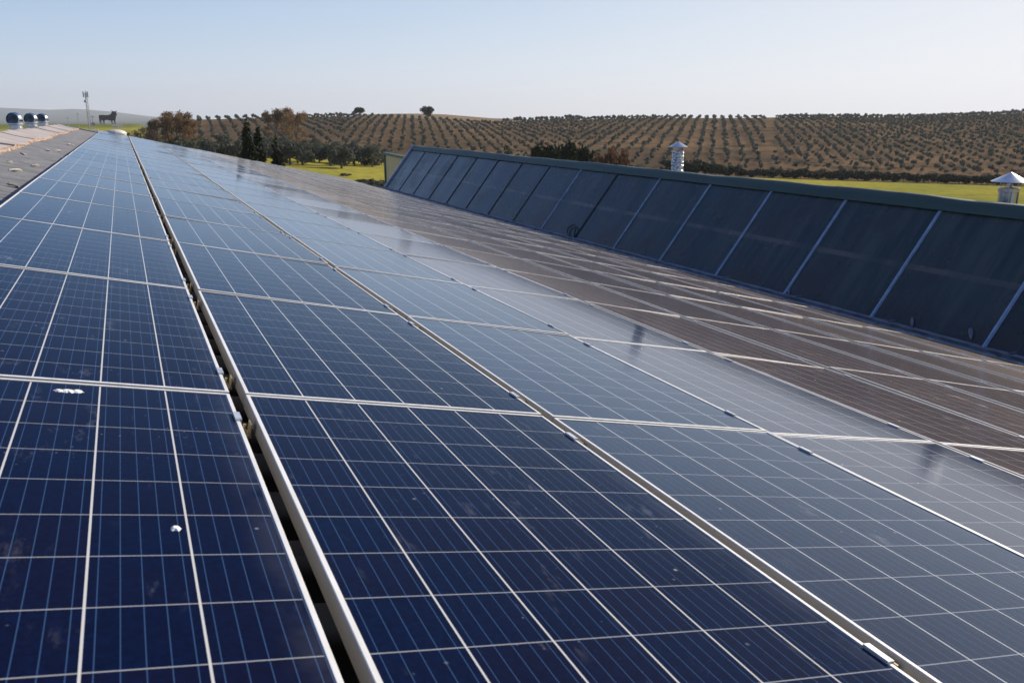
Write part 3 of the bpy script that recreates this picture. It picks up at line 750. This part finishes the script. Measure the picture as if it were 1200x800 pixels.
for i, (az, r, sc) in enumerate(belt):
    x, y = pol(az, r); k = i % 3
    put(OB[k], used[k], x, y, rg.uniform(0, 6), sc, 'mature silver green olive tree in the belt beyond the far roof edge', 'olive tree', 'mature olives beyond the roof end'); used[k] = False

# --- cypresses
def CYL(h, w, rgx):
    out = []
    for z in (.06, .14, .22, .30, .38, .46, .54, .62, .70, .78, .85, .91, .96):
        q = w*min(1, .60+z*1.6)*(1-z**3.0)*rgx.uniform(.82, 1.05)
        out.append((rgx.uniform(-.12, .12)*w, rgx.uniform(-.12, .12)*w, h*z, q, q, h*.085))
    return out
for i, (az, r, h, w, lab) in enumerate(((7.35, 66, 7.85, .82, 'tall dark cypress, first from the left beyond the roof edge'), (7.92, 67, 7.25, .82, 'tall dark cypress, middle one of three beyond the roof edge'), (9.05, 65, 6.45, .78, 'dark cypress, shortest of the three beyond the roof edge'))):
    x, y = pol(az, r); kd = tree_kind('cypress_tree', h, CYL(h, w, random.Random(50+i)), 5200, .12, M_CYP, M_BARK, 60+i, .12, 3, .2, elong=1.5, shell=.5)
    o = put(kd, True, x, y, 0, 1, lab, 'cypress', dz=0)

# --- autumn poplars and thickets
def poplar(seed, h, w, n, leaf): return tree_kind('poplar_tree', h, blobs(16, w, h*.18, h*.92, w*.55, random.Random(seed)), n, .15, leaf, M_BARK, seed, .18, 7, w, shell=.2, base=.25)
PO = poplar(70, 11, 2.6, 4200, M_AUT); PB = poplar(71, 10, 2.6, 3600, M_BRN); pf = True
for i, (az, r, sc) in enumerate(((9.1, 250, .95), (9.8, 252, 1.05), (10.4, 246, .95), (10.0, 258, .8))):
    x, y = pol(az, r); put(PO, pf, x, y, i*1.3, sc, 'orange autumn poplar in the clump right behind the cypresses', 'poplar', 'autumn poplars behind the cypresses'); pf = False
for i, (az, r, sc) in enumerate(((2.3, 178, .70), (2.75, 176, .78), (3.1, 180, .85), (3.5, 177, .74), (3.75, 182, .66))):
    x, y = pol(az, r); put(PO, False, x, y, i*1.7+.5, sc, 'orange brown poplar in the thicket beyond the pale roof dome', 'poplar', 'autumn poplars beyond the dome')
pf = True
for i, (az, r, sc) in enumerate(((.55, 165, .62), (1.0, 170, .70), (1.5, 172, .72), (1.9, 168, .66))):
    x, y = pol(az, r); put(PB, pf, x, y, i*2.1, sc, 'bare brown tree in the thicket beyond the pale roof dome', 'tree', 'bare trees beyond the dome'); pf = False
LB = tree_kind('bare_tree', 7, blobs(12, 1.8, 2, 6.6, 1.1, random.Random(4)), 420, .13, M_BRN, M_BARK, 77, .14, 9, 2.0, shell=.1)
pf = True
for i, (az, r, sc) in enumerate(((-3.85, 120, .75), (-3.3, 124, .85), (-2.9, 118, .7), (-2.55, 126, .8), (-4.3, 122, .6))):
    x, y = pol(az, r); put(LB, pf, x, y, i*1.9, sc, 'sparse brown tree behind the ridge beside the hooded vents', 'tree', 'sparse trees beside the vents'); pf = False

# --- dark shrubs, hedges, big trees
def bush(name, seed, w, h, n, leaf, size=.2): return tree_kind(name, h, blobs(10, w*.7, h*.2, h*.72, w*.42, random.Random(seed)), n, size, leaf, M_BARK, seed, .08, 4, w*.6, base=.15, shell=.4)
DB = [bush('evergreen_bush', 80+k, 2.0, 3.4, 1500, M_DRK) for k in range(2)]; df = [True, True]
for i, (az, r, sc) in enumerate(((-.1, 150, .95), (.5, 148, 1.05), (1.1, 150, 1.1), (1.7, 147, 1.0), (2.3, 149, .95))):
    x, y = pol(az, r); put(DB[i % 2], df[i % 2], x, y, i*2.3, sc, 'dark evergreen bush below the thicket beyond the pale roof dome', 'bush', 'evergreen bushes beyond the dome'); df[i % 2] = False
HB = [bush('hedge_bush', 90+k, 2.0, 2.4, 1100, M_DRK, .19) for k in range(3)]; hf = [True]*3
az = 35.6; i = 0
while az < 58:
    r = 192; x, y = pol(az, r); s = random.Random(i).uniform(.95, 1.35) if az < 38.6 else random.Random(i).uniform(.60, .95)
    k = i % 3; put(HB[k], hf[k], x, y, i*1.1, (s*1.15, s*1.15, s*(1.12 if az < 38.6 else 1)), 'low dark hedge bush along the far edge of the bright green field', 'bush', 'hedge bushes along the field'); hf[k] = False
    az += .62*s*random.Random(i+99).uniform(.8, 1.15); i += 1
SB = [bush('scrub_bush', 100+k, 1.6, 1.5, 600, M_SHR, .17) for k in range(2)]; sf = [True]*2
az = 28; i = 0
while az < 57:
    x, y = pol(az, 203+random.Random(i).uniform(-3, 5)); s = random.Random(i+5).uniform(.6, 1.1); k = i % 2
    put(SB[k], sf[k], x, y, i*1.7, s, 'straggly grey green scrub at the foot of the olive slope', 'bush', 'scrub at the foot of the slope'); sf[k] = False
    az += random.Random(i+7).uniform(.35, 1.3); i += 1
for i, (az, r, sc) in enumerate(((14.6, 121, .55), (15.0, 119, .7), (15.4, 117, .75), (15.8, 115, .6), (13.4, 135, .45))):
    x, y = pol(az, r); put(SB[i % 2], False, x, y, i*1.7, (sc*1.6, sc, sc*.7), 'low scrub patch out in the small left green field', 'bush', 'scrub in the left field')
JN = bush('juniper_bush', 110, 1.6, 3.6, 1800, M_CYP, .16); jf = True
for i, (az, r, sc) in enumerate(((25.95, 100, .78), (26.5, 101, .98), (27.1, 99, 1.0), (27.7, 101, 1.0), (28.3, 99, 1.06), (28.95, 100, .98), (29.4, 101, .7))):
    x, y = pol(az, r); put(JN, jf, x, y, i*1.2, (sc*1.4, sc*1.4, sc*2.3), 'dark juniper bush in the clump behind the rooflight', 'bush', 'junipers behind the rooflight'); jf = False
x, y = pol(24.3, 95); kd = tree_kind('small_cypress', 6.5, CYL(6.5, .9, random.Random(9)), 1900, .15, M_CYP, M_BARK, 120, .1, 3, .2, elong=1.4); put(kd, True, x, y, 0, 1, 'lone small pointed conifer showing over the green rooflight flashing', 'conifer')
RS = bush('dry_shrub', 130, 1.7, 3.2, 1500, M_RED, .15); rfst = True
for i, (az, r, sc) in enumerate(((30.3, 103, .75), (30.9, 104, 1.0), (31.6, 103, 1.08), (32.3, 105, .85))):
    x, y = pol(az, r); put(RS, rfst, x, y, i*2, (sc*1.25, sc*1.25, sc*2.1), 'reddish brown dry shrub beside the dark junipers', 'bush', 'dry shrubs beside the junipers'); rfst = False
OK = tree_kind('oak_tree', 7.2, blobs(12, 2.6, 2.6, 5.6, 1.9, random.Random(6)), 2400, .34, M_DRK, M_BARK, 140, .3, 5, 2.4)
x, y = pol(19.0, 470); put(OK, True, x, y, 0, 1.0, 'large dark round oak standing alone above the olive rows', 'oak', dz=1.0)
x, y = pol(14.55, 455); put(OK, False, x, y, 2, (.85, .85, .62), 'low dark round oak on the hilltop above the poplars', 'oak', dz=.3)
CT2 = tree_kind('hilltop_tree', 4.2, blobs(9, 1.5, 1.6, 3.4, 1.1, random.Random(8)), 420, .3, M_DRK, M_BARK, 150, .15, 3, 1.2); cf = True
for i in range(15):
    az = 24.1+i*.36+random.Random(i).uniform(-.12, .12); x, y = pol(az, 600); zz = H + 600*math.tan(R(-.17+.012*i))
    o = put(CT2, cf, x, y, i*1.3, random.Random(i+3).uniform(.7, 1.1), 'small dark tree in the line along the far crest', 'tree', 'trees along the far crest'); cf = False
    o.location.z = zz-2.2
x, y = pol(16.05, 62); kd = bush('dark_shrub', 160, .9, 2.6, 900, M_CYP, .12); put(kd, True, x, y, 0, 1, 'dark shrub at the corner of the yellow shed', 'bush', dz=.9)
kd = bush('mound_bush', 161, 2.0, 2.2, 900, M_DRK, .2)
for i, (az, r, sc) in enumerate(((11.9, 215, 1.2), (12.5, 214, 1.0), (14.9, 178, .8), (15.5, 180, .9))):
    x, y = pol(az, r); put(kd, i == 0, x, y, i, sc, 'dark rounded bush among the mature olives', 'bush', 'bushes among the mature olives')

# ------------------------------------------------------------------ far landmarks
M_BLK = plain('black painted sheet', (.012, .012, .014), .6, 0, .2, 1)
M_GALV = plain('galvanised lattice', (.35, .36, .38), .5, .5, .15, 1)
M_ANT = plain('grey antenna housing', (.28, .29, .31), .6, 0, .1, 1)
x, y = pol(-.66, 700); z = ground(x, y); o = empty('bull_billboard', (x, y, z), (0, 0, R(.66)))
pts = [(-5.6, 0), (-5.0, 0), (-4.9, 1.8), (-4.4, 3.0), (-3.6, 1.9), (-3.6, 0), (-2.9, 0), (-2.7, 2.2), (-1.8, 2.8), (.6, 2.5), (1.6, 2.3), (1.9, 0), (2.6, 0), (2.6, 2.2), (3.2, 2.6), (3.7, 2.0), (3.9, 0), (4.6, 0), (4.6, 2.6), (5.2, 4.2), (5.3, 5.4), (5.9, 6.3), (6.2, 7.0), (5.7, 7.9), (5.9, 8.6), (6.3, 9.4), (6.1, 9.6), (5.4, 9.0), (4.2, 8.95), (2.9, 9.6), (2.5, 9.8), (2.5, 9.4), (3.2, 8.7), (2.6, 8.2), (2.2, 7.2), (.8, 6.5), (-1.5, 6.3), (-3.5, 6.5), (-5.2, 6.3), (-5.6, 6.6), (-6.0, 6.3), (-6.2, 4.0), (-6.3, 1.2), (-6.0, 1.2), (-5.8, 3.6), (-5.7, 2.2)]
mb = MB(); n = len(pts); V = [(a, -.1, b) for a, b in pts] + [(a, .1, b) for a, b in pts]
mb.add(V, [tuple(range(n)), tuple(range(2*n-1, n-1, -1))] + [(i, (i+1) % n, (i+1) % n+n, i+n) for i in range(n)]); mb.build('silhouette', M_BLK, o)
for xx in (-4.2, .8, 3.4):
    mb = MB(); mb.tube([(xx, .2, 4.5), (xx, 4.5, -.5)], .12, 6); mb.tube([(xx, .2, -.5), (xx, .2, 6)], .12, 6); mb.build('brace', M_GALV, o)
tag(o, 'black bull shaped billboard on the skyline beyond the roof', 'billboard')
def bxo(mb, c, s): mb.box((c[0]-s[0]/2, c[1]-s[1]/2, c[2]-s[2]/2), (c[0]+s[0]/2, c[1]+s[1]/2, c[2]+s[2]/2))
x, y = pol(-1.72, 420); z = ground(x, y); o = empty('mobile_mast', (x, y, z))
hh = 18.6; mb = MB()
for k in range(3):
    a = k*2.094+.3; mb.tube([(.75*math.cos(a), .75*math.sin(a), -.4), (.42*math.cos(a), .42*math.sin(a), hh)], .09, 5)
    for j in range(12):
        z0 = hh*j/12; z1 = hh*(j+1)/12; r0 = .75-.33*j/12; r1 = .75-.33*(j+1)/12; b = a+2.094
        mb.tube([(r0*math.cos(a), r0*math.sin(a), z0), (r1*math.cos(b), r1*math.sin(b), z1)], .05, 4); mb.tube([(r1*math.cos(a), r1*math.sin(a), z1), (r1*math.cos(b), r1*math.sin(b), z1)], .05, 4)
mb.build('lattice', M_GALV, o)
for k in range(3):
    a = k*2.094-.6; mb = MB(); bxo(mb, (1.0*math.cos(a), 1.0*math.sin(a), hh-.7), (.42, .42, 2.4)); mb.tube([(.3*math.cos(a), .3*math.sin(a), hh-.7), (1.0*math.cos(a), 1.0*math.sin(a), hh-.7)], .08, 5); mb.build('antenna', M_ANT, o)
mb = MB(); bxo(mb, (-.7, -.4, hh-3.6), (.6, .5, 1.0)); mb.build('radio_unit', M_ANT, o)
mb = MB(); mb.tube([(.1, 0, hh-1), (.1, 0, hh+1.0)], .06, 5); mb.build('top_rod', M_GALV, o)
tag(o, 'tall lattice phone mast with antennas at its top, left of the black bull', 'mast')
x, y = pol(-1.52, 300); z = ground(x, y); o = empty('utility_pole', (x, y, z))
mb = MB(); mb.tube([(0, 0, -.4), (0, 0, 9.0)], .13, 6); mb.build('pole', M_GALV, o)
mb = MB(); bxo(mb, (0, 0, 6.4), (1.1, .5, .8)); bxo(mb, (0, 0, 8.6), (1.3, .15, .15)); mb.build('transformer', M_ANT, o)
tag(o, 'short pole carrying a transformer, between the phone mast and the bull', 'utility pole')
PLB = []
for i, (az, r, h, lab) in enumerate(((-2.3, 520, 10.5, 'thin bare pole just left of the tall phone mast'), (-2.85, 560, 7.5, 'thinnest low pole farther left of the phone mast'))):
    x, y = pol(az, r); o = empty('line_pole', (x, y, ground(x, y))); mb = MB(); mb.tube([(0, 0, -.4), (0, 0, h)], [.16, .11], 6); mb.build('pole', M_GALV, o)
    mb = MB(); mb.box((-.9, -.07, h-.7), (.9, .07, h-.55)); mb.build('crossarm', M_GALV, o); tag(o, lab, 'utility pole')
x, y = pol(-1.42, 120); z = ground(x, y); o = empty('equipment_hut', (x, y, z)); mb = MB(); mb.box((-1.7, -1.2, -.2), (1.7, 1.2, 6.0)); mb.build('wall', M_WHT, o)
mb = MB(); mb.box((-1.9, -1.4, 6.0), (1.9, 1.4, 6.15)); mb.box((-.6, -.5, 6.15), (.3, .4, 6.6)); mb.build('roof', M_WHT, o)
tag(o, 'pale little service hut behind the far end of the corrugated ridge', 'hut')
